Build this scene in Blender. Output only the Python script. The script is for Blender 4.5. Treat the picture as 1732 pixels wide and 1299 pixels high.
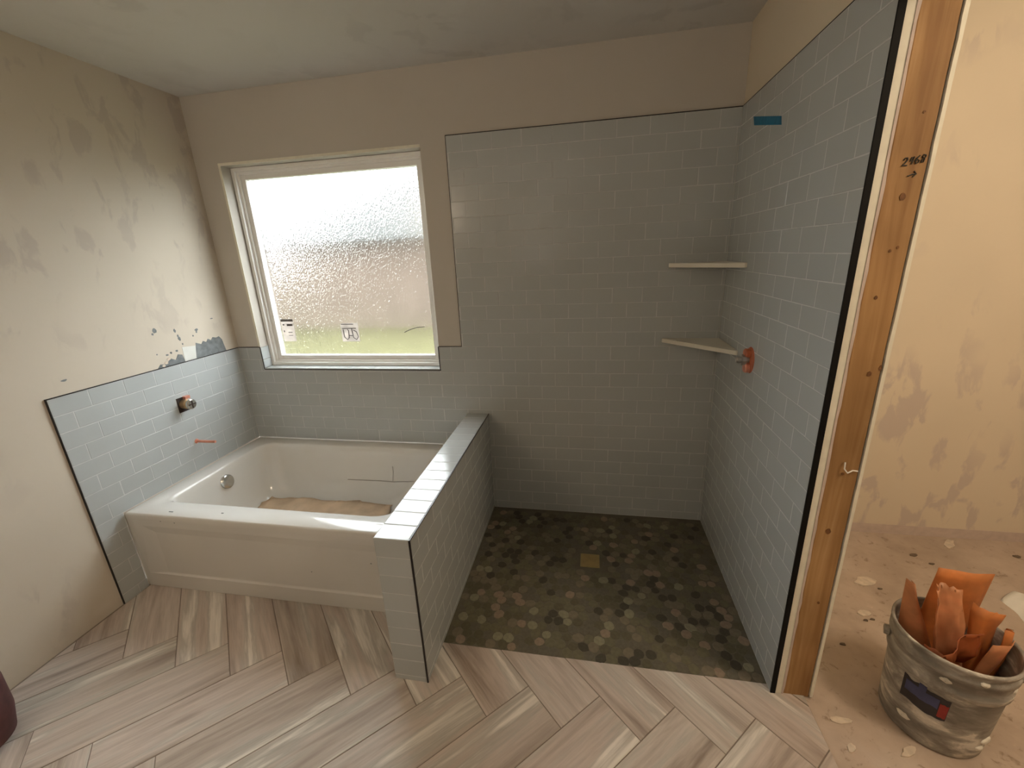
import bpy, bmesh, math, random
from mathutils import Vector, Matrix

random.seed(7)
scene = bpy.context.scene
for o in list(bpy.data.objects):
    bpy.data.objects.remove(o, do_unlink=True)
C = scene.collection

# ------------------------------------------------------------------ camera, world, lights, exposure
cam_d = bpy.data.cameras.new('camera')
cam = bpy.data.objects.new('camera', cam_d); C.objects.link(cam); scene.camera = cam
CAM = Vector((2.262, -2.3449, 1.5805))
_r = Vector((0.98358197, 0.17544289, -0.04226477))
_u = Vector((-0.01189143, 0.29670412, 0.95489542))
_f = Vector((-0.18006974, 0.93871532, -0.29391908))
m = Matrix.Identity(4)
for i in range(3):
    m[i][0] = _r[i]; m[i][1] = _u[i]; m[i][2] = -_f[i]; m[i][3] = CAM[i]
cam.matrix_world = m
cam_d.sensor_width = 36.0
cam_d.sensor_fit = 'HORIZONTAL'
cam_d.lens = 36.0 * 711.94 / 1732.0
cam_d.clip_start = 0.02

world = bpy.data.worlds.new('overcast_sky'); scene.world = world
world.use_nodes = True
wb = world.node_tree.nodes['Background']
wb.inputs[0].default_value = (0.93, 0.97, 1.0, 1); wb.inputs[1].default_value = 10.5

def lamp(name, kind, loc, energy, color, size=0.1, rot=(0, 0, 0), size_y=None):
    d = bpy.data.lights.new(name, kind); d.energy = energy; d.color = color
    if kind == 'AREA':
        d.size = size
        if size_y: d.shape = 'RECTANGLE'; d.size_y = size_y
    else:
        d.shadow_soft_size = size
    o = bpy.data.objects.new(name, d); C.objects.link(o); o.location = loc; o.rotation_euler = rot
    return o
# sky portal filling the window opening (guides the sampling of the sky, gives off nothing itself)
pt = lamp('window_daylight', 'AREA', (0.768, 0.17, 1.533), 1.0, (1, 1, 1), 1.22, (-math.pi / 2, 0, 0), 1.22)
pt.data.cycles.is_portal = True
# a bulb in the closet, and two unseen fill lamps added behind the camera
lamp('closet_bulb', 'POINT', (4.0, -1.75, 2.3), 36.0, (1.0, 0.81, 0.59), 0.16)
lamp('warm_fill', 'POINT', (0.34, -3.0, 2.1), 15.0, (1.0, 0.80, 0.58), 0.26)  # added warm fill for the upper walls, no fixture known here
lamp('bounce_fill', 'AREA', (1.6, -3.0, 1.5), 8.0, (1.0, 0.87, 0.74), 0.35, (math.pi, 0, 0))      # added soft fill, bounced off the ceiling

vs = scene.view_settings
vs.view_transform = 'Standard'; vs.look = 'None'; vs.gamma = 1.0; vs.use_curve_mapping = False
vs.exposure = 0.48

# ------------------------------------------------------------------ node helpers
def new_mat(name):
    mt = bpy.data.materials.new(name); mt.use_nodes = True
    return mt, mt.node_tree, mt.node_tree.nodes['Principled BSDF']
def nd(nt, t, **kw):
    n = nt.nodes.new(t)
    for k, v in kw.items():
        if k.startswith('i_'):
            n.inputs[k[2:].replace('_', ' ')].default_value = v
        else:
            setattr(n, k, v)
    return n
def ramp(nt, stops, interp='LINEAR'):
    n = nt.nodes.new('ShaderNodeValToRGB'); e = n.color_ramp.elements; n.color_ramp.interpolation = interp
    while len(e) < len(stops): e.new(0.5)
    for el, (p, c) in zip(e, stops):
        el.position = p; el.color = (*c, 1)
    return n
def mixc(nt, fac, a, b, mode='MIX'):
    n = nt.nodes.new('ShaderNodeMix'); n.data_type = 'RGBA'; n.blend_type = mode
    for s, v in (('Factor', fac), ('A', a), ('B', b)):
        idx = {'Factor': 0, 'A': 6, 'B': 7}[s]
        if hasattr(v, 'is_output'): nt.links.new(v, n.inputs[idx])
        elif s == 'Factor': n.inputs[0].default_value = v
        else: n.inputs[idx].default_value = (*v, 1)
    return n.outputs[2]
def coords(nt, scale=(1, 1, 1), rot=(0, 0, 0), offset=None):
    t = nt.nodes.new('ShaderNodeTexCoord'); mp = nt.nodes.new('ShaderNodeMapping')
    nt.links.new(t.outputs['Object'], mp.inputs[0])
    mp.inputs['Scale'].default_value = scale; mp.inputs['Rotation'].default_value = rot
    if offset is not None: nt.links.new(offset, mp.inputs['Location'])
    return mp.outputs[0]
def noise(nt, vec, scale, detail=3, rough=0.5, dist=0.0):
    n = nt.nodes.new('ShaderNodeTexNoise'); nt.links.new(vec, n.inputs['Vector'])
    n.inputs['Scale'].default_value = scale; n.inputs['Detail'].default_value = detail
    n.inputs['Roughness'].default_value = rough; n.inputs['Distortion'].default_value = dist
    return n.outputs['Fac']
def bump(nt, bsdf, h, strength=0.2, dist=0.01):
    b = nt.nodes.new('ShaderNodeBump'); b.inputs['Strength'].default_value = strength; b.inputs['Distance'].default_value = dist
    nt.links.new(h, b.inputs['Height']); nt.links.new(b.outputs[0], bsdf.inputs['Normal'])
def plain(name, col, rough=0.5, metal=0.0, spec=0.5, nz=0.0, nscale=20, coat=0.0):
    mt, nt, b = new_mat(name)
    b.inputs['Roughness'].default_value = rough; b.inputs['Metallic'].default_value = metal
    b.inputs['Specular IOR Level'].default_value = spec
    if coat: b.inputs['Coat Weight'].default_value = coat; b.inputs['Coat Roughness'].default_value = 0.05
    v = coords(nt)
    n = noise(nt, v, nscale, 3)
    dk = tuple(c * (1 - nz) for c in col); lt = tuple(min(1, c * (1 + nz)) for c in col)
    rp = ramp(nt, [(0.3, dk), (0.7, lt)])
    nt.links.new(n, rp.inputs[0]); nt.links.new(rp.outputs[0], b.inputs['Base Color'])
    return mt

def plaster(name, base, patch, rot, sc=1.0, amount=0.5, zone_z=None):
    """skim-coated drywall: cream compound with thin greyer patches where the paper shows"""
    mt, nt, b = new_mat(name)
    v = coords(nt, (1, 1, 1), rot)
    v2 = coords(nt, (1.0, 1.0, 0.45), rot)
    big = noise(nt, v, 0.9 * sc, 2, 0.5)
    pat = noise(nt, v2, 5.5 * sc, 4, 0.55, 0.4)
    zone = noise(nt, coords(nt, (1, 1, 1)), 1.3 * sc, 2)
    r1 = ramp(nt, [(0.35, tuple(c * 0.94 for c in base)), (0.65, base)])
    nt.links.new(big, r1.inputs[0])
    r2 = ramp(nt, [(0.53, (0, 0, 0)), (0.60, (1, 1, 1))]); nt.links.new(pat, r2.inputs[0])
    if zone_z:
        sx = nt.nodes.new('ShaderNodeSeparateXYZ'); nt.links.new(coords(nt), sx.inputs[0])
        mr = nt.nodes.new('ShaderNodeMapRange'); nt.links.new(sx.outputs[2], mr.inputs[0])
        mr.inputs[1].default_value, mr.inputs[2].default_value = zone_z; mr.inputs[3].default_value, mr.inputs[4].default_value = -0.14, 0.20
        ad = nd(nt, 'ShaderNodeMath', operation='ADD'); nt.links.new(zone, ad.inputs[0]); nt.links.new(mr.outputs[0], ad.inputs[1]); zone = ad.outputs[0]
    r3 = ramp(nt, [(0.44, (0, 0, 0)), (0.60, (1, 1, 1))]); nt.links.new(zone, r3.inputs[0])
    mul = nd(nt, 'ShaderNodeMath', operation='MULTIPLY'); nt.links.new(r2.outputs[0], mul.inputs[0]); nt.links.new(r3.outputs[0], mul.inputs[1])
    mul2 = nd(nt, 'ShaderNodeMath', operation='MULTIPLY'); nt.links.new(mul.outputs[0], mul2.inputs[0]); mul2.inputs[1].default_value = amount
    col = mixc(nt, mul2.outputs[0], r1.outputs[0], patch)
    nt.links.new(col, b.inputs['Base Color'])
    b.inputs['Roughness'].default_value = 0.85; b.inputs['Specular IOR Level'].default_value = 0.25
    fine = noise(nt, v, 14, 5, 0.6)
    bump(nt, b, fine, 0.15, 0.004)
    return mt

M = {}
M['wall'] = plaster('plaster_wall', (0.60, 0.535, 0.445), (0.455, 0.395, 0.345), (0.7, 0, 0.2), 2.0, 0.55, (1.0, 2.2))
M['wall_cream'] = plaster('plaster_wall_cream', (0.68, 0.59, 0.455), (0.60, 0.52, 0.41), (0, 0, 0), 0.8, 0.4)
M['wall_plain'] = plaster('plaster_wall_even', (0.555, 0.52, 0.465), (0.51, 0.475, 0.425), (0, 0, 0), 0.8, 0.4)
M['ceiling'] = plaster('plaster_ceiling', (0.62, 0.60, 0.565), (0.50, 0.48, 0.455), (0.2, 0.4, 0.5), 1.2, 0.6)
M['closet_wall'] = plaster('plaster_closet', (0.70, 0.615, 0.49), (0.53, 0.455, 0.415), (0, 0.35, 0), 1.7, 0.75, (1.7, 0.3))
M['gypsum'] = plain('gypsum_edge', (0.74, 0.71, 0.60), 0.9, nz=0.05, nscale=30)
M['gypsum_paper'] = plain('gypsum_paper', (0.55, 0.455, 0.405), 0.9, nz=0.08, nscale=30)
M['grout'] = plain('tile_grout', (0.525, 0.54, 0.53), 0.85, nz=0.08, nscale=25)
M['floor_grout'] = plain('floor_grout', (0.24, 0.20, 0.165), 0.9, nz=0.1)
M['pebble_grout'] = plain('pebble_grout', (0.125, 0.112, 0.078), 0.9, nz=0.15)
M['trim'] = plain('edge_trim_metal', (0.030, 0.028, 0.028), 0.35, 0.6, nz=0.1)
M['trim_black'] = plain('edge_black', (0.006, 0.0055, 0.0055), 0.7, 0.0, 0.15, nz=0.1)
M['vinyl'] = plain('window_vinyl', (0.80, 0.79, 0.76), 0.45, nz=0.01, nscale=2)
M['acrylic'] = plain('tub_acrylic', (0.64, 0.625, 0.59), 0.13, nz=0.02, nscale=3, coat=0.3)
M['chrome'] = plain('chrome', (0.62, 0.62, 0.60), 0.22, 1.0, nz=0.03)
M['brass'] = plain('brass_valve', (0.42, 0.30, 0.17), 0.4, 0.9, nz=0.2)
M['copper'] = plain('copper', (0.80, 0.36, 0.26), 0.35, 0.7, nz=0.1)
M['hole_shade_rib'] = plain('hole_shade_and_rib', (0.035, 0.022, 0.018), 0.9, nz=0.2)  # shade of the tub valve hole as colour, also the cap ribs
M['guard'] = plain('terracotta_guard', (0.42, 0.12, 0.05), 0.6, nz=0.3, nscale=25)
M['shelf'] = plain('shelf_stone', (0.70, 0.66, 0.56), 0.3, nz=0.05, nscale=6)
M['tape'] = plain('painters_tape', (0.010, 0.155, 0.29), 0.6, nz=0.15, nscale=40)
M['ink'] = plain('marker_ink', (0.025, 0.022, 0.015), 0.7, nz=0.2)
M['white_paper'] = plain('white_paper', (0.78, 0.77, 0.73), 0.8, nz=0.04)
M['sticker'] = None
M['sticker_ink'] = plain('sticker_ink', (0.14, 0.13, 0.13), 0.7, nz=0.2)
M['mortar'] = plain('mortar_smear', (0.185, 0.20, 0.205), 0.9, nz=0.25, nscale=35)
M['meshtape'] = plain('pale_patch', (0.66, 0.66, 0.62), 0.85, nz=0.05)
M['kraft'] = plain('kraft_paper', (0.56, 0.42, 0.29), 0.85, nz=0.2, nscale=9)
M['maroon'] = plain('maroon_standin', (0.085, 0.028, 0.026), 0.9, nz=0.3, nscale=15)
M['drain'] = plain('drain_plate', (0.36, 0.27, 0.11), 0.5, 0.3, nz=0.12)
M['flake'] = plain('plaster_flake', (0.62, 0.53, 0.43), 0.9, nz=0.15, nscale=45)
M['flake_light'] = plain('plaster_lump', (0.70, 0.66, 0.58), 0.9, nz=0.1, nscale=40)
M['scuff'] = plain('scuff_grey', (0.30, 0.28, 0.25), 0.8, nz=0.1)
M['grime'] = plain('dark_crumb', (0.16, 0.12, 0.085), 0.9, nz=0.3)
M['label_dark'] = plain('label_dark', (0.025, 0.022, 0.030), 0.5, nz=0.3)
M['label_blue'] = plain('label_blue', (0.055, 0.065, 0.16), 0.5, nz=0.25)
M['label_red'] = plain('label_red', (0.28, 0.025, 0.02), 0.5, nz=0.25)
M['metal_wire'] = plain('galvanised_wire', (0.45, 0.44, 0.42), 0.4, 0.8, nz=0.1)

def tile_mat(name, base, rough=0.12):
    mt, nt, b = new_mat(name)
    oi = nt.nodes.new('ShaderNodeObjectInfo')
    rp = ramp(nt, [(0.0, tuple(c * 0.98 for c in base)), (0.5, base), (1.0, tuple(c * 1.02 for c in base))])
    nt.links.new(oi.outputs['Random'], rp.inputs[0]); nt.links.new(rp.outputs[0], b.inputs['Base Color'])
    b.inputs['Roughness'].default_value = rough; b.inputs['Specular IOR Level'].default_value = 0.5
    v = coords(nt); n = noise(nt, v, 9, 2); bump(nt, b, n, 0.06, 0.003)
    return mt
M['tile'] = tile_mat('glazed_grey_tile', (0.43, 0.455, 0.455), 0.17)

def plank_mat():
    mt, nt, b = new_mat('wood_look_porcelain')
    oi = nt.nodes.new('ShaderNodeObjectInfo')
    cm = nt.nodes.new('ShaderNodeCombineXYZ')
    ml = nd(nt, 'ShaderNodeMath', operation='MULTIPLY'); ml.inputs[1].default_value = 37.0
    nt.links.new(oi.outputs['Random'], ml.inputs[0])
    for k in range(3): nt.links.new(ml.outputs[0], cm.inputs[k])
    v = coords(nt, (0.55, 6.5, 1), offset=cm.outputs[0])
    n1 = noise(nt, v, 1.9, 5, 0.60, 0.35)
    v2 = coords(nt, (1.2, 16, 1), offset=cm.outputs[0])
    n2 = noise(nt, v2, 4.0, 4, 0.6, 0.2)
    rp = ramp(nt, [(0.30, (0.28, 0.230, 0.195)), (0.41, (0.455, 0.395, 0.355)), (0.51, (0.57, 0.51, 0.47)), (0.58, (0.50, 0.475, 0.44)), (0.66, (0.78, 0.755, 0.71))])
    nt.links.new(n1, rp.inputs[0])
    r2 = ramp(nt, [(0.3, (0.80, 0.79, 0.77)), (0.7, (1.08, 1.07, 1.06))]); nt.links.new(n2, r2.inputs[0])
    col = mixc(nt, 0.8, rp.outputs[0], r2.outputs[0], 'MULTIPLY')
    tint = ramp(nt, [(0.0, (0.88, 0.86, 0.82)), (0.5, (1.0, 0.96, 0.93)), (1.0, (1.05, 1.05, 1.03))])
    nt.links.new(oi.outputs['Random'], tint.inputs[0])
    col = mixc(nt, 1.0, col, tint.outputs[0], 'MULTIPLY')
    nt.links.new(col, b.inputs['Base Color'])
    b.inputs['Roughness'].default_value = 0.42; b.inputs['Specular IOR Level'].default_value = 0.35
    bump(nt, b, n2, 0.08, 0.003)
    return mt
M['plank'] = plank_mat()

PEB = [(0.0, (0.062, 0.055, 0.040)), (0.11, (0.105, 0.096, 0.060)), (0.32, (0.140, 0.127, 0.078)), (0.56, (0.122, 0.110, 0.080)),
       (0.74, (0.180, 0.150, 0.105)), (0.88, (0.26, 0.200, 0.145)), (0.95, (0.235, 0.225, 0.150))]
def pebble_mat(island):
    mt, nt, b = new_mat('river_pebble_joined' if island else 'river_pebble')
    s = nt.nodes.new('ShaderNodeNewGeometry').outputs['Random Per Island'] if island else nt.nodes.new('ShaderNodeObjectInfo').outputs['Random']
    rp = ramp(nt, PEB, 'CONSTANT'); nt.links.new(s, rp.inputs[0])
    n = noise(nt, coords(nt), 60, 3)
    r2 = ramp(nt, [(0.3, (0.85, 0.85, 0.85)), (0.7, (1.1, 1.1, 1.1))]); nt.links.new(n, r2.inputs[0])
    nt.links.new(mixc(nt, 1.0, rp.outputs[0], r2.outputs[0], 'MULTIPLY'), b.inputs['Base Color'])
    b.inputs['Roughness'].default_value = 0.6; b.inputs['Specular IOR Level'].default_value = 0.3
    return mt
M['pebble'] = pebble_mat(False); M['pebble_joined'] = pebble_mat(True)

def lumber_mat():
    mt, nt, b = new_mat('pine_stud')
    v = coords(nt, (14, 14, 0.7)); n = noise(nt, v, 2.2, 4, 0.55, 1.0)
    rp = ramp(nt, [(0.3, (0.29, 0.155, 0.062)), (0.55, (0.39, 0.225, 0.095)), (0.75, (0.47, 0.295, 0.145))]); nt.links.new(n, rp.inputs[0])
    big = noise(nt, coords(nt, (1, 1, 1)), 3.3, 2)
    rb = ramp(nt, [(0.35, (0.72, 0.70, 0.66)), (0.65, (1.05, 1.05, 1.05))]); nt.links.new(big, rb.inputs[0])
    col = mixc(nt, 1.0, rp.outputs[0], rb.outputs[0], 'MULTIPLY')
    nt.links.new(col, b.inputs['Base Color'])
    b.inputs['Roughness'].default_value = 0.7; b.inputs['Specular IOR Level'].default_value = 0.3
    bump(nt, b, n, 0.1, 0.002)
    return mt
M['lumber'] = lumber_mat()
M['knot'] = plain('pine_knot', (0.17, 0.075, 0.025), 0.8, nz=0.3, nscale=60)

def closet_floor_mat():
    mt, nt, b = new_mat('dusty_subfloor')
    v = coords(nt)
    n = noise(nt, v, 3.0, 4, 0.6); n2 = noise(nt, v, 26, 4, 0.65, 0.5)
    rp = ramp(nt, [(0.3, (0.38, 0.295, 0.23)), (0.6, (0.52, 0.42, 0.34)), (0.75, (0.58, 0.49, 0.41))]); nt.links.new(n, rp.inputs[0])
    r2 = ramp(nt, [(0.30, (0.62, 0.58, 0.52)), (0.40, (0.95, 0.95, 0.95)), (0.68, (1.0, 1.0, 1.0)), (0.76, (1.18, 1.18, 1.18))]); nt.links.new(n2, r2.inputs[0])
    nt.links.new(mixc(nt, 1.0, rp.outputs[0], r2.outputs[0], 'MULTIPLY'), b.inputs['Base Color'])
    b.inputs['Roughness'].default_value = 0.85; bump(nt, b, n2, 0.3, 0.004)
    return mt
M['subfloor'] = closet_floor_mat()

def bucket_mat():
    mt, nt, b = new_mat('smeared_bucket_plastic')
    v = coords(nt, (1, 1, 2.6), (0.25, 0.2, 0))
    n = noise(nt, v, 7, 5, 0.6, 0.6); n2 = noise(nt, v, 22, 4, 0.6)
    rp = ramp(nt, [(0.38, (0.20, 0.185, 0.165)), (0.48, (0.29, 0.27, 0.24)), (0.55, (0.40, 0.375, 0.34)), (0.62, (0.68, 0.64, 0.57))]); nt.links.new(n, rp.inputs[0])
    r2 = ramp(nt, [(0.3, (0.8, 0.8, 0.8)), (0.62, (1, 1, 1)), (0.72, (1.3, 1.3, 1.3))]); nt.links.new(n2, r2.inputs[0])
    nt.links.new(mixc(nt, 1.0, rp.outputs[0], r2.outputs[0], 'MULTIPLY'), b.inputs['Base Color'])
    b.inputs['Roughness'].default_value = 0.55; bump(nt, b, n, 0.25, 0.006)
    return mt
M['bucket'] = bucket_mat()

def orange_mat(name, col, tr):
    mt, nt, b = new_mat(name)
    n = noise(nt, coords(nt), 11, 3, 0.6)
    rp = ramp(nt, [(0.3, tuple(c * 0.75 for c in col)), (0.7, tuple(min(1, c * 1.15) for c in col))]); nt.links.new(n, rp.inputs[0])
    nt.links.new(rp.outputs[0], b.inputs['Base Color'])
    b.inputs['Roughness'].default_value = 0.4; b.inputs['Subsurface Weight'].default_value = 0.0
    t = nt.nodes.new('ShaderNodeBsdfTranslucent'); nt.links.new(rp.outputs[0], t.inputs[0])
    mx = nt.nodes.new('ShaderNodeMixShader'); mx.inputs[0].default_value = tr
    nt.links.new(b.outputs[0], mx.inputs[1]); nt.links.new(t.outputs[0], mx.inputs[2])
    nt.links.new(mx.outputs[0], nt.nodes['Material Output'].inputs[0])
    return mt
M['orange'] = orange_mat('orange_sheet', (0.70, 0.26, 0.08), 0.25)
M['orange_pale'] = orange_mat('pale_orange_film', (0.74, 0.36, 0.18), 0.35)
M['orange_deep'] = orange_mat('deep_orange_sheet', (0.45, 0.13, 0.045), 0.2)

M['sticker'] = orange_mat('window_sticker', (0.70, 0.66, 0.63), 0.6)
def glass_mat():
    mt, nt, b = new_mat('obscure_rain_glass')
    nt.nodes.remove(b)
    v = coords(nt, (1, 1, 0.6))
    n = noise(nt, v, 95, 1, 0.5, 1.0)
    bp = nt.nodes.new('ShaderNodeBump'); bp.inputs['Strength'].default_value = 1.0; bp.inputs['Distance'].default_value = 0.007
    nt.links.new(n, bp.inputs['Height'])
    rf = nt.nodes.new('ShaderNodeBsdfRefraction'); rf.inputs['Roughness'].default_value = 0.10; rf.inputs['IOR'].default_value = 1.25
    rf.inputs['Color'].default_value = (0.95, 0.96, 0.95, 1)
    nt.links.new(bp.outputs[0], rf.inputs['Normal'])
    tr = nt.nodes.new('ShaderNodeBsdfTransparent'); tr.inputs[0].default_value = (0.95, 0.96, 0.95, 1)
    mx = nt.nodes.new('ShaderNodeMixShader'); mx.inputs[0].default_value = 0.2
    nt.links.new(rf.outputs[0], mx.inputs[1]); nt.links.new(tr.outputs[0], mx.inputs[2])
    gl = nt.nodes.new('ShaderNodeBsdfGlossy'); gl.inputs['Roughness'].default_value = 0.15
    m2 = nt.nodes.new('ShaderNodeMixShader'); m2.inputs[0].default_value = 0.04
    nt.links.new(mx.outputs[0], m2.inputs[1]); nt.links.new(gl.outputs[0], m2.inputs[2])
    nt.links.new(m2.outputs[0], nt.nodes['Material Output'].inputs[0])
    return mt
M['glass'] = glass_mat()
M['lawn'] = plain('lawn', (0.072, 0.068, 0.033), 0.95, nz=0.3, nscale=3, spec=0.1)
M['house_brick'] = plain('neighbour_brick', (0.100, 0.078, 0.063), 0.9, nz=0.15, nscale=2, spec=0.1)
M['house_roof'] = plain('neighbour_roof', (0.050, 0.052, 0.050), 0.9, nz=0.12, nscale=4, spec=0.1)

# ------------------------------------------------------------------ mesh helpers
def mesh_obj(name, verts, faces, mat, parent=None, smooth=False, loc=None):
    me = bpy.data.meshes.new(name); me.from_pydata([tuple(v) for v in verts], [], faces); me.update()
    me.materials.append(M[mat] if isinstance(mat, str) else mat)
    if smooth:
        for p in me.polygons: p.use_smooth = True
    o = bpy.data.objects.new(name, me); C.objects.link(o)
    if parent: o.parent = parent
    if loc: o.location = loc
    return o
class MB:
    def __init__(s): s.v = []; s.f = []
    def add(s, vs, fs):
        b = len(s.v); s.v += [tuple(x) for x in vs]; s.f += [tuple(i + b for i in f) for f in fs]
    def box(s, x0, x1, y0, y1, z0, z1):
        s.add([(x0, y0, z0), (x1, y0, z0), (x1, y1, z0), (x0, y1, z0), (x0, y0, z1), (x1, y0, z1), (x1, y1, z1), (x0, y1, z1)],
              [(0, 3, 2, 1), (4, 5, 6, 7), (0, 1, 5, 4), (1, 2, 6, 5), (2, 3, 7, 6), (3, 0, 4, 7)])
    def lathe(s, prof, n=40, center=(0, 0, 0), axis='z', close=False):
        vs = []; fs = []
        for (r, z) in prof:
            for k in range(n):
                a = 2 * math.pi * k / n
                c, d = r * math.cos(a), r * math.sin(a)
                p = {'z': (c, d, z), 'x': (z, c, d), 'y': (c, z, d)}[axis]
                vs.append(tuple(p[i] + center[i] for i in range(3)))
        for i in range(len(prof) - 1):
            for k in range(n):
                k2 = (k + 1) % n
                fs.append((i * n + k, i * n + k2, (i + 1) * n + k2, (i + 1) * n + k))
        if close:
            fs.append(tuple(range(n))[::-1]); fs.append(tuple((len(prof) - 1) * n + k for k in range(n)))
        s.add(vs, fs)
    def prism(s, poly, h0, h1):
        n = len(poly)
        s.add([(p[0], p[1], h0) for p in poly] + [(p[0], p[1], h1) for p in poly],
              [tuple(range(n))[::-1], tuple(range(n, 2 * n))] + [(i, (i + 1) % n, n + (i + 1) % n, n + i) for i in range(n)])
    def tube(s, pts, r, n=8):
        pts = [Vector(p) for p in pts]; vs = []; fs = []
        for i, p in enumerate(pts):
            t = (pts[min(i + 1, len(pts) - 1)] - pts[max(i - 1, 0)]).normalized()
            a = t.orthogonal().normalized() if i == 0 else (a - t * a.dot(t)).normalized()
            b = t.cross(a)
            for k in range(n):
                an = 2 * math.pi * k / n
                vs.append(p + a * r * math.cos(an) + b * r * math.sin(an))
        for i in range(len(pts) - 1):
            for k in range(n):
                fs.append((i * n + k, i * n + (k + 1) % n, (i + 1) * n + (k + 1) % n, (i + 1) * n + k))
        fs.append(tuple(range(n))[::-1]); fs.append(tuple((len(pts) - 1) * n + k for k in range(n)))
        s.add(vs, fs)
    def build(s, name, mat, parent=None, smooth=False, loc=None):
        return mesh_obj(name, s.v, s.f, mat, parent, smooth, loc)
def empty(name, loc):
    o = bpy.data.objects.new(name, None); C.objects.link(o); o.location = loc; o.empty_display_size = 0.1
    return o
def tag(o, label, cat, group=None, kind=None):
    o['label'] = label; o['category'] = cat
    if group: o['group'] = group
    if kind: o['kind'] = kind
    return o
def struct(o, label, cat): return tag(o, label, cat, kind='structure')
def bevel(o, w, seg=2):
    md = o.modifiers.new('bevel', 'BEVEL'); md.width = w; md.segments = seg; md.limit_method = 'ANGLE'
    return o

# ------------------------------------------------------------------ dimensions (metres)
XP1, XP2, XR = 1.524, 1.660, 2.932       # half wall left/right face, shower right wall tile face
YT, YP, YLT, YRT, YSF = -0.915, -1.207, -1.037, -1.057, -1.024
ZT, ZP = 0.440, 0.654
PIT, ZOFF = 0.0788, 0.0479               # tile course height, first joint above floor
ZL = ZOFF + 13 * PIT; ZR = ZOFF + 27 * PIT
WX0, WX1, WZ0, WZ1 = 0.160, 1.376, 0.930, 2.137
XTL = 1.5212
ZC = 2.497
DW = 0.007                                # drywall face behind the tile face
YB = -3.7; XE = 4.9

# ------------------------------------------------------------------ room shell
b = MB()
for (x0, x1, z0, z1) in ((-0.15, WX0, -0.1, 2.65), (WX1, 3.0, -0.1, 2.65), (WX0, WX1, -0.1, WZ0), (WX0, WX1, WZ1, 2.65)):
    b.box(x0, x1, DW, 0.155, z0, z1)
wall_back = struct(b.build('wall_back', 'wall_plain'), 'skim-coated window wall behind the bathtub and shower, tiled below and at right', 'wall')
b = MB(); b.box(-0.15, -DW, YB, DW, -0.1, 2.65)
wall_left = struct(b.build('wall_left', 'wall'), 'blotchy cream plastered left wall with grey tile beside the tub', 'wall')
b = MB(); b.box(2.932 + 0.0155, 2.9695, YRT, DW, -0.02, 2.5)
wall_right = struct(b.build('wall_right', 'gypsum'), 'tiled partition wall right of the shower with its open stud end', 'wall')
b = MB(); b.box(2.947, 3.075, YB, -1.80, -0.02, 2.5); b.box(2.947, 3.075, -1.80, YRT - 0.0005, 2.115, 2.5)
struct(b.build('wall_doorway', 'wall_plain'), 'plastered wall and header beyond the closet door opening', 'wall')
b = MB(); b.box(-0.15, 3.075, YB - 0.15, YB, -0.1, 2.65)
struct(b.build('wall_front', 'wall_plain'), 'plastered wall behind the photographer', 'wall')
b = MB(); b.box(3.0005, XE + 0.15, 0.0, 0.155, -0.1, 2.65)
wall_closet = struct(b.build('wall_closet', 'closet_wall'), 'warm lit plastered closet wall seen through the door opening', 'wall')
b = MB(); b.box(XE, XE + 0.15, -3.85, 0.0, -0.1, 2.65); b.box(3.075, XE, -3.85, -3.7, -0.1, 2.65)
struct(b.build('wall_closet_side', 'closet_wall'), 'closet side walls out of view at the right', 'wall')
b = MB(); b.box(-0.15, XE + 0.15, YB - 0.15, 0.155, ZC, 2.65)
struct(b.build('ceiling', 'ceiling'), 'grey plastered ceiling above the window', 'ceiling')
# unpainted paper band along the foot of the closet wall
b = MB(); b.box(3.078, XE, -0.0015, 0.0, -0.008, 0.05)
b.build('paper_band', 'gypsum_paper', wall_closet)
# window returns: corner bead at the plaster edge of the opening
b = MB()
b.box(WX0 - 0.014, WX0, DW - 0.0025, DW, ZL, WZ1 + 0.014); b.box(WX0, WX1, DW - 0.0025, DW, WZ1, WZ1 + 0.014)
b.build('corner_bead', 'gypsum', wall_back)

# ------------------------------------------------------------------ tiles
_tile_cache = {}
def tile_mesh(w, h, t):
    k = (round(w, 3), round(h, 3), t)
    if k in _tile_cache: return _tile_cache[k]
    w, h = k[0], k[1]
    c = 0.0016
    fr = [(-w / 2 + c, 0, -h / 2 + c), (w / 2 - c, 0, -h / 2 + c), (w / 2 - c, 0, h / 2 - c), (-w / 2 + c, 0, h / 2 - c)]
    md = [(-w / 2, 0.0008, -h / 2), (w / 2, 0.0008, -h / 2), (w / 2, 0.0008, h / 2), (-w / 2, 0.0008, h / 2)]
    bk = [(x, t, z) for x, _, z in md]
    fs = [(0, 1, 2, 3)] + [(4 + i, 4 + (i + 1) % 4, (i + 1) % 4, i) for i in range(4)] + [(8 + i, 8 + (i + 1) % 4, 4 + (i + 1) % 4, 4 + i) for i in range(4)]
    me = bpy.data.meshes.new('tile'); me.from_pydata(fr + md + bk, [], fs); me.update(); me.materials.append(M['tile'])
    _tile_cache[k] = me
    return me
GAP = 0.0023; TT = 0.0065
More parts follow.
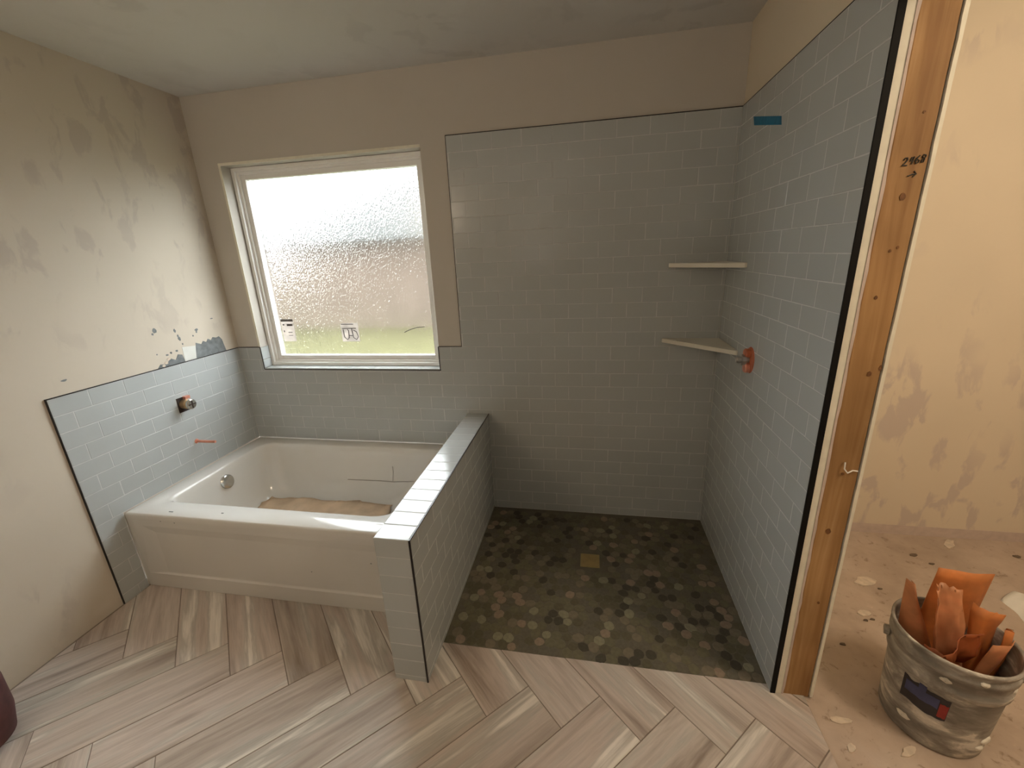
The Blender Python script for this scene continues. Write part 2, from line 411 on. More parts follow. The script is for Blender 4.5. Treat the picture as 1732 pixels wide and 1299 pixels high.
def tile_rects(rects, rows, joint, pitch=0.1545):
    """rows: list of (index, z0, z1); rects: allowed (xa, xb, za, zb). Returns tile rectangles with running bond."""
    out = []
    xa = min(r[0] for r in rects); xb = max(r[1] for r in rects)
    for k, z0, z1 in rows:
        off = joint + (pitch / 2 if k % 2 else 0)
        i0 = math.floor((xa - off) / pitch) - 1
        x = off + i0 * pitch
        while x < xb:
            pc = []
            for (ra, rb, rc, rd) in rects:
                a, b_, c, d = max(x, ra), min(x + pitch, rb), max(z0, rc), min(z1, rd)
                if b_ - a > 0.004 and d - c > 0.004: pc.append([a, b_, c, d])
            pc.sort()
            mg = []
            for p in pc:
                if mg and abs(mg[-1][1] - p[0]) < 1e-6 and abs(mg[-1][2] - p[2]) < 1e-6 and abs(mg[-1][3] - p[3]) < 1e-6: mg[-1][1] = p[1]
                else: mg.append(p)
            out += mg
            x += pitch
    return [(a + GAP / 2, b_ - GAP / 2, c + GAP / 2, d - GAP / 2) for a, b_, c, d in out if b_ - a > 0.008 and d - c > 0.008]
def place_tiles(parent, rects, to_world, rot, limit=10 ** 9):
    """to_world maps (u, z) of the tile field to the point on the tile face"""
    items = []
    for (a, b_, c, d) in rects:
        p = Vector(to_world((a + b_) / 2, (c + d) / 2))
        nrm = rot @ Vector((0, -1, 0)); dv = CAM - p
        vis = (b_ - a) * (d - c) * abs(nrm.dot(dv.normalized())) / dv.length_squared
        items.append((vis, a, b_, c, d, p))
    items.sort(key=lambda q: -q[0])
    rest = MB()
    for i, (vis, a, b_, c, d, p) in enumerate(items):
        me = tile_mesh(b_ - a, d - c, TT)
        tilt = Matrix.Rotation(random.gauss(0, 0.0022), 3, 'X') @ Matrix.Rotation(random.gauss(0, 0.0016), 3, 'Z')
        R = (rot @ tilt)
        if i < limit:
            o = bpy.data.objects.new('tile', me); C.objects.link(o); o.parent = parent
            o.matrix_local = Matrix.Translation(p) @ R.to_4x4()
        else:
            rest.add([R @ v.co + p for v in me.vertices], [tuple(f.vertices) for f in me.polygons])
    if rest.v:
        o = rest.build('tile_field', 'tile', parent); o['kind'] = 'stuff'
I3 = Matrix.Identity(3)
ROWS = [(k, ZOFF + (k) * PIT if k >= 0 else 0.0, ZOFF + (k + 1) * PIT) for k in range(-1, 27)]
# back wall (face at y = 0)
back_rects = [(0, WX0, ZT, ZL), (WX0, WX1, ZT, WZ0), (WX1, XP1, ZT, ZL), (XP1, XP2, ZT, ZL), (XP2, XR, ZT, ZL)]
low_rects = [(XP2, XR, 0.0, ZT)]
up_rects = [(XTL, XR, ZL, ZR)]
r1 = tile_rects(back_rects, [r for r in ROWS if r[1] >= ZT - PIT], 2.2234)
r2 = tile_rects(low_rects + [(XP2, XR, ZT, ZOFF + 5 * PIT)], [r for r in ROWS if r[2] <= ZOFF + 5 * PIT + 1e-6], 2.2234)
r1 = [q for q in r1 if q[2] > ZOFF + 5 * PIT - 0.01 or q[1] < XP2 - 0.01]
r3 = tile_rects(up_rects, [r for r in ROWS if r[1] >= ZL - 1e-6], 2.2234)
place_tiles(wall_back, r1 + r2 + r3, lambda u, z: (u, 0, z), I3, 285)
b = MB()
b.box(0, WX0, 0.0005, DW, ZT, ZL); b.box(WX0, WX1, 0.0005, DW, ZT, WZ0); b.box(WX1, XR, 0.0005, DW, ZT, ZL)
b.box(XP2, XR, 0.0005, DW, -0.01, ZT); b.box(XTL, XR, 0.0005, DW, ZL, ZR)
b.build('grout', 'grout', wall_back)
# window stool and jamb tiles inside the opening
for (x0, x1) in [(WX0 + 0.001 + i * 0.1545, min(WX0 + (i + 1) * 0.1545 - 0.001, WX1)) for i in range(8)]:
    b = MB(); b.box(x0, x1, 0.0, 0.072, WZ0 - 0.001, WZ0 + 0.006); bevel(b.build('tile', 'tile', wall_back), 0.001, 1)
for s, x in ((1, WX0), (-1, WX1)):
    for z0, z1 in ((WZ0 + 0.008, 0.992), (0.995, ZL)):
        b = MB(); b.box(min(x, x + s * 0.006), max(x, x + s * 0.006), 0.0, 0.072, z0, z1); bevel(b.build('tile', 'tile', wall_back), 0.001, 1)
# left wall (face at x = 0)
RL = Matrix.Rotation(math.pi / 2, 3, 'Z')      # -Y -> +X
rl = tile_rects([(YLT, YT, 0, ZL), (YT, 0, ZT, ZL)], [r for r in ROWS if r[2] <= ZL + 1e-6], -0.8838)
place_tiles(wall_left, rl, lambda u, z: (0, u, z), RL)
b = MB(); b.box(-DW, -0.0005, YLT, YT, -0.01, ZL); b.box(-DW, -0.0005, YT, 0, ZT, ZL); b.build('grout', 'grout', wall_left)
# right wall (face at x = XR)
RR = Matrix.Rotation(-math.pi / 2, 3, 'Z')
rr = tile_rects([(YRT, 0, 0, ZR)], ROWS, -0.9885)
place_tiles(wall_right, rr, lambda u, z: (XR, u, z), RR)
b = MB(); b.box(XR + 0.0005, XR + DW, YRT + 0.001, 0, -0.01, ZR); b.build('grout', 'grout', wall_right)
b = MB(); b.box(XR + DW, XR + 0.0155, YRT + 0.001, DW, -0.01, 2.5); b.build('backer_board', 'wall_cream', wall_right)

# metal edge trims
def trim(parent, mat, *boxes):
    for bx in boxes:
        q = MB(); q.box(*bx); q.build('edge_trim', mat, parent)
T = 0.004
trim(wall_left, 'trim', (-DW, 0.001, YLT - T, YLT, 0.0, ZL + T), (-DW, 0.0015, YLT, 0.0, ZL, ZL + T))
trim(wall_back, 'trim', (0, WX0, -0.001, DW, ZL, ZL + T), (WX0 - 0.001, WX0 + 0.0035, -0.0015, 0.004, WZ0, ZL), (WX0, WX1 + 0.003, -0.0015, 0.004, WZ0 - T, WZ0 + 0.001),
     (WX1 - 0.0035, WX1 + 0.001, -0.0015, 0.004, WZ0, ZL + 0.001), (WX1, XTL, -0.001, DW, ZL, ZL + 0.003), (XTL - 0.003, XTL, -0.0005, DW, ZL, ZR + T), (XTL, XR, -0.001, DW, ZR, ZR + T))
trim(wall_right, 'trim_black', (XR - 0.0005, XR + 0.0158, YRT - 0.004, YRT + 0.001, 0.0, 2.5))
trim(wall_right, 'trim', (XR - 0.0005, XR + DW, YRT, 0, ZR, ZR + 0.003))

# open end of the partition: stud between two sheets of drywall
def ragged(x0, x1, y0, y1, z0, z1, amp, n=60, side=1):
    """upright strip with one torn long edge"""
    q = MB(); vs = []
    for i in range(n + 1):
        z = z0 + (z1 - z0) * i / n
        e = random.uniform(-amp, amp)
        xa, xb = (x0, x1 + e) if side > 0 else (x0 + e, x1)
        vs += [(xa, y0, z), (xb, y0, z), (xb, y1, z), (xa, y1, z)]
    fs = []
    for i in range(n):
        a = i * 4; c = a + 4
        fs += [(a, a + 1, c + 1, c), (a + 1, a + 2, c + 2, c + 1), (a + 3, a, c, c + 3), (a + 2, a + 3, c + 3, c + 2)]
    fs += [(3, 2, 1, 0), (n * 4, n * 4 + 1, n * 4 + 2, n * 4 + 3)]
    q.add(vs, fs); return q
o = ragged(2.9695, 2.9765, YRT - 0.0015, -0.9, 0.0, 2.5, 0.0018).build('torn_paper_edge', 'gypsum_paper', wall_right)
q = MB(); q.box(2.977, 3.0605, YRT + 0.002, YRT + 0.040, -0.004, 2.49)
stud = bevel(q.build('stud', 'lumber', wall_right), 0.003, 2); stud['label'] = 'bare pine stud with handwritten marker numbers'
ragged(3.0635, 3.0725, YRT - 0.001, 0.0, 0.0, 2.5, 0.0012, side=-1).build('drywall_sheet', 'gypsum', wall_right)
def disc(cx, cz, rx, rz, y, mat, parent, name, th=0.0012, n=12):
    q = MB(); pts = [(cx + rx * math.cos(2 * math.pi * k / n) * random.uniform(0.8, 1.1), cz + rz * math.sin(2 * math.pi * k / n) * random.uniform(0.85, 1.1)) for k in range(n)]
    q.add([(x, y - th, z) for x, z in pts] + [(x, y + th, z) for x, z in pts], [tuple(range(n)), tuple(range(n, 2 * n))[::-1]] + [(i, n + i, n + (i + 1) % n, (i + 1) % n) for i in range(n)])
    return q.build(name, mat, parent)
for (cx, cz, rx, rz) in ((3.022, 1.676, 0.007, 0.009), (3.020, 1.548, 0.003, 0.004), (3.036, 1.556, 0.003, 0.004), (3.033, 1.219, 0.006, 0.007), (3.019, 0.905, 0.005, 0.005),
                         (3.013, 0.70, 0.008, 0.010), (3.03, 1.86, 0.003, 0.003), (3.028, 0.42, 0.004, 0.005), (3.01, 1.43, 0.004, 0.005), (3.057, 1.236, 0.004, 0.008)):
    disc(cx, cz, rx, rz, YRT + 0.002, 'knot', stud, 'knot')
def stroke_text(strokes, x0, z0, s, slant, y, parent, name):
    q = MB()
    for st in strokes:
        pts = [Vector((x0 + s * (px + 0.12 * pz), y, z0 + s * (pz + slant * px))) for px, pz in st]
        q.tube(pts, 0.0016, 5)
    return q.build(name, 'ink', parent)
S2 = [(0.0, 0.75), (0.12, 0.98), (0.4, 0.98), (0.48, 0.72), (0.3, 0.42), (0.0, 0.02), (0.3, 0.06), (0.6, 0.0)]
S4a = [(0.95, 0.95), (0.85, 0.45), (1.25, 0.5)]; S4b = [(1.2, 0.98), (1.12, 0.05)]
S6 = [(1.85, 0.98), (1.58, 0.7), (1.5, 0.3), (1.65, 0.02), (1.9, 0.12), (1.92, 0.38), (1.7, 0.5), (1.53, 0.36)]
S8 = [(2.55, 0.9), (2.3, 1.0), (2.2, 0.75), (2.55, 0.4), (2.5, 0.05), (2.22, 0.05), (2.25, 0.35), (2.6, 0.7), (2.55, 0.9)]
stroke_text([S2, S4a, S4b, S6, S8], 3.0065, 1.7455, 0.0175, 0.13, YRT + 0.0012, stud, 'marker_number')
stroke_text([[(0, 0), (0.5, 0.15), (1.0, 0.1)], [(0.65, 0.55), (1.05, 0.1), (0.7, -0.25)]], 3.0235, 1.7225, 0.0165, 0.13, YRT + 0.0012, stud, 'marker_arrow')
# scrap of torn tape hanging on the stud
q = MB(); q.tube([(3.018, YRT - 0.002, 0.945), (3.017, YRT - 0.006, 0.925), (3.026, YRT - 0.008, 0.913), (3.040, YRT - 0.006, 0.921), (3.055, YRT - 0.003, 0.918)], 0.0022, 5)
q.build('tape_scrap', 'white_paper', stud)

# ------------------------------------------------------------------ half wall between tub and shower
b = MB(); b.box(XP1 + 0.0005, XP2 - 0.0005, YP + 0.0005, DW, 0.0, ZP - 0.0005)
half = struct(b.build('wall_half', 'grout'), 'grey tiled half wall dividing the bathtub from the shower', 'half wall')
hr = []; k = 0; z = ZP
while z > 0:
    hr.append((k, max(0, z - PIT), z)); z -= PIT; k += 1
place_tiles(half, tile_rects([(YP, 0, 0, ZP)], hr, -0.52), lambda u, z: (XP2, u, z), RL)
place_tiles(half, tile_rects([(YP, 0, ZT, ZP)], hr, -0.52), lambda u, z: (XP1, u, z), RR)
place_tiles(half, [(XP1 + 0.001, XP2 - 0.006, c + GAP / 2, d - GAP / 2) for _, c, d in hr if d - c > 0.01], lambda u, z: (u, YP, z), I3)
RT = Matrix.Rotation(-math.pi / 2, 3, 'X')       # -Y -> +Z
y = YP; tp = []
while y < -0.01:
    y2 = min(0, y + 0.0812); tp.append((XP1 + 0.001, XP2 - 0.004, y + GAP / 2, y2 - GAP / 2)); y = y2
place_tiles(half, tp, lambda u, v: (u, v, ZP), RT)
trim(half, 'trim', (XP2 - 0.003, XP2 + 0.0015, YP, 0.0, ZP - 0.004, ZP + 0.0008), (XP2 - 0.005, XP2 + 0.0012, YP - 0.0012, YP + 0.004, 0.0, ZP - 0.002))

# ------------------------------------------------------------------ floors
b = MB(); b.box(-0.15, 1.60, YB, YT + 0.05, -0.10, -0.0022); b.box(1.60, 3.046, YB, YSF - 0.003, -0.10, -0.0022)
floor = struct(b.build('floor', 'floor_grout'), 'wood-look porcelain plank floor laid in herringbone', 'floor')
W_, L_ = 0.1886, 0.600
eu = Vector((1, -1)) / math.sqrt(2); ev = Vector((1, 1)) / math.sqrt(2)
O = Vector((0.714, -1.163)) - L_ * eu - W_ * ev
def clip(poly, axis, val, keep_less):
    out = []
    for i in range(len(poly)):
        p, q_ = poly[i], poly[(i + 1) % len(poly)]
        dp, dq = p[axis] - val, q_[axis] - val
        if not keep_less: dp, dq = -dp, -dq
        if dp <= 0: out.append(p)
        if (dp < 0 < dq) or (dq < 0 < dp):
            t = dp / (dp - dq); out.append(p + (q_ - p) * t)
    return out
g = 0.0017
for band in range(-1, 4):
    for k in range(-14, 24):
        base = O + k * W_ * (eu + ev) + band * L_ * (eu - ev)
        for horiz in (True, False):
            if horiz: c4 = [(g, g), (L_ - g, g), (L_ - g, W_ - g), (g, W_ - g)]
            else: c4 = [(L_ + g, W_ - L_ + g), (L_ + W_ - g, W_ - L_ + g), (L_ + W_ - g, W_ - g), (L_ + g, W_ - g)]
            poly = [base + eu * a + ev * c for a, c in c4]
            poly = clip(clip(clip(poly, 0, 0.004, False), 0, 3.045, True), 1, YB, False) if True else poly
            if len(poly) < 3: continue
            poly = clip(poly, 1, YT + 0.03, True)
            if len(poly) < 3: continue
            polys = [poly]
            if max(p.x for p in poly) > 1.6 and max(p.y for p in poly) > YSF - 0.003:
                a_ = clip(poly, 1, YSF - 0.003, True); c_ = clip(clip(poly, 1, YSF - 0.003, False), 0, 1.6, True)
                polys = [a for a in (a_, c_) if len(a) >= 3]
            if not polys: continue
            ar = sum(abs(sum(p[i].x * p[(i + 1) % len(p)].y - p[(i + 1) % len(p)].x * p[i].y for i in range(len(p)))) for p in polys) / 2
            if ar < 0.0006: continue
            cen = sum((p for pl in polys for p in pl), Vector((0, 0))) / sum(len(pl) for pl in polys)
            ang = -math.pi / 4 if horiz else math.pi / 4
            ca, sa = math.cos(-ang), math.sin(-ang)
            q = MB()
            for pl in polys:
                lp = [((p - cen).x * ca - (p - cen).y * sa, (p - cen).x * sa + (p - cen).y * ca) for p in pl]
                n = len(lp); cx = sum(p[0] for p in lp) / n; cy = sum(p[1] for p in lp) / n
                ins = [(x + (cx - x) * 0.004, yy + (cy - yy) * 0.012) for x, yy in lp]
                q.add([(x, yy, -0.008) for x, yy in lp] + [(x, yy, -0.0010) for x, yy in lp] + [(x, yy, 0) for x, yy in ins],
                      [tuple(range(2 * n, 3 * n))] + [(i, (i + 1) % n, n + (i + 1) % n, n + i) for i in range(n)] + [(n + i, n + (i + 1) % n, 2 * n + (i + 1) % n, 2 * n + i) for i in range(n)])
            o = q.build('plank', 'plank', floor); o.location = (cen.x, cen.y, random.uniform(-0.0004, 0.0004)); o.rotation_euler = (0, 0, ang)

b = MB(); b.box(XP2 - 0.05, XR + 0.01, YSF - 0.003, 0.01, -0.10, -0.0022)
shower_floor = struct(b.build('floor_shower', 'pebble_grout'), 'dark mixed river pebble shower floor', 'shower floor')
def pebble_geo(rx, ry, n=9, seed=0):
    rd = random.Random(seed); ph = rd.random() * 6
    ring = [(rx * math.cos(ph + 2 * math.pi * i / n) * rd.uniform(0.9, 1.08), ry * math.sin(ph + 2 * math.pi * i / n) * rd.uniform(0.9, 1.08)) for i in range(n)]
    vs = [(x, y_, -0.006) for x, y_ in ring] + [(x * 0.98, y_ * 0.98, -0.0014) for x, y_ in ring] + [(x * 0.90, y_ * 0.90, 0.0) for x, y_ in ring]
    fs = [tuple(range(2 * n, 3 * n))] + [(i, (i + 1) % n, n + (i + 1) % n, n + i) for i in range(n)] + [(n + i, n + (i + 1) % n, 2 * n + (i + 1) % n, 2 * n + i) for i in range(n)]
    return vs, fs
VAR = [pebble_geo(0.0232 * a, 0.0232 * c, 10, s) for s, (a, c) in enumerate(((1, 1), (1.08, 0.95), (0.9, 0.95), (1.15, 0.9), (0.98, 1.04), (1.05, 1.05), (0.85, 0.88), (1.2, 1.0)))]
PME = []
for vs_, fs_ in VAR:
    me = bpy.data.meshes.new('pebble'); me.from_pydata(vs_, [], fs_); me.update(); me.materials.append(M['pebble']); PME.append(me)
PX, PY = 0.0455, 0.0395
spots = []; row = 0; y = YSF + 0.020
while y < -0.018:
    x = XP2 + 0.022 + (PX / 2 if row % 2 else 0)
    while x < XR - 0.014:
        jx, jy = x + random.uniform(-0.004, 0.004), y + random.uniform(-0.004, 0.004)
        if not (abs(jx - 2.278) < 0.072 and abs(jy + 0.4386) < 0.072): spots.append((jx, jy))
        x += PX
    y += PY; row += 1
spots.sort(key=lambda p: (Vector((p[0], p[1], 0)) - CAM).length)
rest = MB()
for i, (x, y) in enumerate(spots):
    a = random.random() * math.pi; v = random.randrange(len(VAR))
    if i < 300:
        o = bpy.data.objects.new('pebble', PME[v]); C.objects.link(o); o.parent = shower_floor
        o.location = (x, y, random.uniform(-0.001, 0.0006)); o.rotation_euler = (0, 0, a)
    else:
        ca, sa = math.cos(a), math.sin(a); zz = random.uniform(-0.001, 0.0006)
        rest.add([(x + p[0] * ca - p[1] * sa, y + p[0] * sa + p[1] * ca, p[2] + zz) for p in VAR[v][0]], VAR[v][1])
o = rest.build('pebble_field', 'pebble_joined', shower_floor); o['kind'] = 'stuff'
dr = empty('shower_drain', (2.278, -0.4386, 0.0)); tag(dr, 'small square tan drain cover in the pebble shower floor', 'drain')
q = MB(); q.box(-0.05, 0.05, -0.05, 0.05, -0.0036, 0.0015); bevel(q.build('drain_frame', 'drain', dr), 0.002)
q = MB()
for i in range(5):
    q.box(-0.036, 0.036, -0.034 + i * 0.016, -0.030 + i * 0.016, 0.0012, 0.0026)
q.build('drain_grate', 'drain', dr)

b = MB(); b.box(3.046, XE, -3.7, 0.0, -0.10, -0.008)
struct(b.build('floor_closet', 'subfloor'), 'dusty tan subfloor of the closet beyond the stud', 'floor')

# ------------------------------------------------------------------ window
win = struct(empty('window_1', (0.768, 0.1, WZ0)), 'white vinyl window with obscure patterned glass above the bathtub', 'window')
def wbox(name, mat, *boxes, bev=0.0015):
    q = MB()
    for (x0, x1, y0, y1, z0, z1) in boxes: q.box(x0 - 0.768, x1 - 0.768, y0 - 0.1, y1 - 0.1, z0 - WZ0, z1 - WZ0)
    o = q.build(name, mat, win)
    if bev: bevel(o, bev)
    return o
Fx0, Fx1, Fz0, Fz1 = WX0 + 0.004, WX1 - 0.004, WZ0 + 0.007, WZ1 - 0.002
def frame(name, a, wd, y0, y1):
    x0, x1, z0, z1 = Fx0 + a, Fx1 - a, Fz0 + a, Fz1 - a
    return wbox(name, 'vinyl', (x0, x0 + wd, y0, y1, z0, z1), (x1 - wd, x1, y0, y1, z0, z1), (x0 + wd, x1 - wd, y0, y1, z0, z0 + wd), (x0 + wd, x1 - wd, y0, y1, z1 - wd, z1))
frame('outer_frame', 0.0, 0.020, 0.070, 0.150)
frame('frame_lip', 0.020, 0.014, 0.086, 0.146)
frame('sash', 0.034, 0.027, 0.100, 0.140)
wbox('pane', 'glass', (Fx0 + 0.056, Fx1 - 0.056, 0.1160, 0.1162, Fz0 + 0.056, Fz1 - 0.056), bev=0)
st = wbox('sticker', 'sticker', (0.258, 0.348, 0.1140, 0.1155, 1.09, 1.235), bev=0); st['label'] = 'white paper label at the lower left of the pane'
for bx in ((0.258, 0.348, 0.1130, 0.1140, 1.222, 1.237), (0.268, 0.280, 0.1130, 0.1140, 1.196, 1.206), (0.298, 0.338, 0.1130, 0.1140, 1.192, 1.206), (0.268, 0.276, 0.1130, 0.1140, 1.152, 1.164),
           (0.300, 0.330, 0.1130, 0.1140, 1.148, 1.153), (0.300, 0.330, 0.1130, 0.1140, 1.128, 1.132)):
    x0, x1, y0, y1, z0, z1 = bx; q = MB(); q.box(x0 - 0.303, x1 - 0.303, y0 - 0.1, y1 - 0.1, z0 - WZ0, z1 - WZ0)
    oo = q.build('print', 'sticker_ink', st); oo.location = (0.303 - 0.768, 0, 0)
st2 = wbox('sticker', 'sticker', (0.685, 0.806, 0.1140, 0.1155, 1.086, 1.205), bev=0); st2['label'] = 'white label with an outlined emblem at the pane centre'
q = MB()
def pl(pts): q.tube([(x - 0.768, 0.1132 - 0.1, z - WZ0) for x, z in pts], 0.0026, 5)
pl([(0.690, 1.198), (0.775, 1.198)]); pl([(0.694, 1.172), (0.790, 1.172)])
pl([(0.700, 1.165), (0.702, 1.115), (0.722, 1.098), (0.735, 1.112), (0.737, 1.158), (0.728, 1.166)])
pl([(0.737, 1.125), (0.765, 1.125)]); pl([(0.760, 1.170), (0.765, 1.112), (0.785, 1.098), (0.800, 1.118), (0.790, 1.150), (0.770, 1.160)])
q.build('print', 'sticker_ink', st2)
q = MB(); q.tube([(1.117 - 0.768, 0.0135, 1.142 - WZ0), (1.16 - 0.768, 0.0135, 1.160 - WZ0), (1.205 - 0.768, 0.0135, 1.172 - WZ0), (1.255 - 0.768, 0.0135, 1.175 - WZ0)], 0.0022, 5)
q.build('dark_curve', 'sticker_ink', win)  # thin dark curve on the pane

# outdoors
b = MB(); b.box(-40, 40, 0.4, 60, -0.5, -0.3); struct(b.build('ground_lawn', 'lawn'), 'green lawn seen blurred through the window', 'lawn')
hs = empty('neighbour_house', (0, 9, -0.3)); tag(hs, 'brick house with a hipped roof blurred behind the patterned glass', 'house')
q = MB(); q.box(-9.4, 7, 0, 9, 0, 2.45); q.build('wall', 'house_brick', hs)
q = MB(); q.add([(-10.0, -0.6, 2.4), (7.6, -0.6, 2.4), (7.6, 9.6, 2.4), (-10.0, 9.6, 2.4), (-4.4, 4.5, 5.4), (2.6, 4.5, 5.4)], [(0, 1, 5, 4), (1, 2, 5), (2, 3, 4, 5), (3, 0, 4), (3, 2, 1, 0)])
q.build('roof', 'house_roof', hs)

# ------------------------------------------------------------------ bathtub
tub = empty('bathtub', (0.762, -0.4575, 0.0)); tag(tub, 'white alcove bathtub with a recessed apron panel below the window', 'bathtub')
ox, oy = 0.762, -0.4575
def rloop(x0, x1, y0, y1, r, z, n=10):
    """r: radii for corners (x1,y1), (x0,y1), (x0,y0), (x1,y0)"""
    pts = []
    for (cx, cy, sx, sy, rad, a0) in ((x1, y1, -1, -1, r[0], 0), (x0, y1, 1, -1, r[1], 90), (x0, y0, 1, 1, r[2], 180), (x1, y0, -1, 1, r[3], 270)):
        for i in range(n + 1):
            a = math.radians(a0 + 90 * i / n)
            pts.append((cx + sx * rad + rad * math.cos(a) - ox, cy + sy * rad + rad * math.sin(a) - oy, z))
    return pts
X0, X1, Y0, Y1 = 0.002, 1.522, -0.915, -0.002
R0 = (0.006,) * 4
loops = [rloop(X0, X1, Y0, Y1, R0, 0.405), rloop(X0, X1, Y0, Y1, R0, 0.430), rloop(X0 + 0.003, X1 - 0.003, Y0 + 0.003, Y1 - 0.003, R0, 0.4375), rloop(X0 + 0.010, X1 - 0.010, Y0 + 0.010, Y1 - 0.010, R0, 0.440)]
ix0, ix1, iy0, iy1 = 0.112, 1.400, -0.795, -0.090
RI = (0.10, 0.09, 0.05, 0.14)
def inner(d, z, e=0.0, ex=0.0): return rloop(ix0 + d, ix1 - d - ex, iy0 + d + e * 0, iy1 - d, tuple(rr_ + min(d, 0.08) * 0.6 for rr_ in RI), z)
loops += [inner(-0.006, 0.4402), inner(0.0, 0.4375), inner(0.006, 0.430), inner(0.012, 0.40), inner(0.030, 0.30, ex=0.05), inner(0.048, 0.20, ex=0.11), inner(0.062, 0.14, ex=0.15), inner(0.085, 0.105, ex=0.18), inner(0.13, 0.090, ex=0.2)]
q = MB(); n = len(loops[0])
vs_ = [p for l in loops for p in l]; fs_ = []
for i in range(len(loops) - 1):
    for k in range(n):
        fs_.append((i * n + k, i * n + (k + 1) % n, (i + 1) * n + (k + 1) % n, (i + 1) * n + k))
fs_.append(tuple((len(loops) - 1) * n + k for k in range(n)))
q.add(vs_, fs_); q.build('basin', 'acrylic', tub, smooth=True)
# apron: flat skirt with one wide recessed panel
def arect(x0, x1, z0, z1, y): return [(x0 - ox, y - oy, z0), (x1 - ox, y - oy, z0), (x1 - ox, y - oy, z1), (x0 - ox, y - oy, z1)]
q = MB()
rs_ = [arect(X0, X1, 0.0, 0.425, -0.87), arect(X0, X1, 0.0, 0.425, -0.9135), arect(0.085, 1.44, 0.088, 0.372, -0.9135), arect(0.150, 1.375, 0.094, 0.335, -0.9085)]
vs_ = [p for r_ in rs_ for p in r_]; fs_ = []
for i in range(3):
    for k in range(4): fs_.append((i * 4 + k, i * 4 + (k + 1) % 4, (i + 1) * 4 + (k + 1) % 4, (i + 1) * 4 + k))
fs_.append((12, 13, 14, 15)); q.add(vs_, fs_)
bevel(q.build('apron', 'acrylic', tub), 0.004, 3)
# overflow plate on the sloping left end, drain in the bottom
ov = MB(); ov.lathe([(0.0005, 0.018), (0.034, 0.018), (0.041, 0.014), (0.043, 0.0)], 32, axis='x')
o = ov.build('overflow_plate', 'chrome', tub, True, (0.130 - ox, -0.45 - oy, 0.352)); o.rotation_euler = (0, math.radians(-10), 0); o['label'] = 'round chrome overflow plate'
ov = MB(); ov.lathe([(0.0005, 0.004), (0.028, 0.004), (0.034, 0.0)], 24); ov.build('tub_drain', 'chrome', tub, True, (0.40 - ox, -0.45 - oy, 0.0905))
# specks on the rim and apron
for (x, y, z, s) in ((0.245, -0.88, 0.4405, 0.012), (0.52, -0.86, 0.4405, 0.006)):
    q = MB(); q.prism([(x - s - ox, y - 0.002 - oy), (x + s - ox, y - 0.001 - oy), (x + s * 0.8 - ox, y + 0.003 - oy), (x - s - ox, y + 0.002 - oy)], z, z + 0.0015); q.build('mortar_speck', 'mortar', tub)
for (x, z, s) in ((0.21, 0.408, 0.004), (0.29, 0.405, 0.005), (0.985, 0.19, 0.004), (1.30, 0.27, 0.005)):
    disc(x - ox, z, s, s * 0.6, (-0.9145 if z > 0.36 else -0.9085) - oy, 'mortar', tub, 'mortar_speck', 0.0008, 7)

q = MB(); q.tube([(0.72 - ox, -0.1375 - oy, 0.222), (0.95 - ox, -0.1370 - oy, 0.226), (1.04 - ox, -0.1365 - oy, 0.223), (1.20 - ox, -0.1360 - oy, 0.236)], 0.0022, 6)
q.tube([(1.035 - ox, -0.1365 - oy, 0.228), (1.04 - ox, -0.124 - oy, 0.29), (1.038 - ox, -0.120 - oy, 0.325)], 0.0014, 5); q.build('scuff_mark', 'scuff', tub)
def sheet(name, corners, mat, nu=10, nv=10, amp=0.01, fr=7.0, curl=0.0, th=0.0015, seed=0, jag=0.0):
    """thin bent sheet spanning four 3-D corners, with folds and real thickness"""
    rd = random.Random(seed); ph = [rd.random() * 6 for _ in range(6)]
    c = [Vector(p) for p in corners]
    nrm = (c[1] - c[0]).cross(c[3] - c[0]).normalized()
    vs = []
    for j in range(nv + 1):
        for i in range(nu + 1):
            u, w = i / nu, j / nv
            p = c[0] * (1 - u) * (1 - w) + c[1] * u * (1 - w) + c[2] * u * w + c[3] * (1 - u) * w
            h = amp * (math.sin(fr * u + ph[0] + 2 * w) * 0.6 + math.sin(fr * 0.8 * w + ph[1] - 3 * u) * 0.5 + 0.35 * math.sin(fr * 2.3 * u + ph[2]) * math.sin(fr * 1.9 * w + ph[3]))
            h += curl * (4 * (u - 0.5) ** 2)
            if jag and (i in (0, nu) or j in (0, nv)): p = p + (c[1] - c[0]) * rd.uniform(-jag, jag) + (c[3] - c[0]) * rd.uniform(-jag, jag)
            vs.append(p + nrm * h)
    N = len(vs); vs += [p - nrm * th for p in vs]
    fs = []; idx = lambda i, j: j * (nu + 1) + i
    for j in range(nv):
        for i in range(nu):
            f = (idx(i, j), idx(i + 1, j), idx(i + 1, j + 1), idx(i, j + 1)); fs.append(f); fs.append(tuple(k + N for k in f[::-1]))
    edge = [idx(i, 0) for i in range(nu + 1)] + [idx(nu, j) for j in range(1, nv + 1)] + [idx(i, nv) for i in range(nu - 1, -1, -1)] + [idx(0, j) for j in range(nv - 1, 0, -1)]
    for a, c_ in zip(edge, edge[1:] + edge[:1]): fs.append((c_, a, a + N, c_ + N))
    return mesh_obj(name, vs, fs, mat, smooth=True)
tag(sheet('kraft_paper', [(0.20, -0.66, 0.106), (1.12, -0.66, 0.106), (1.06, -0.22, 0.118), (0.21, -0.24, 0.122)], 'kraft', 26, 18, 0.011, 15, 0.0, 0.0015, 3, 0.012),
    'crumpled brown protective paper lying in the bottom of the bathtub', 'paper')

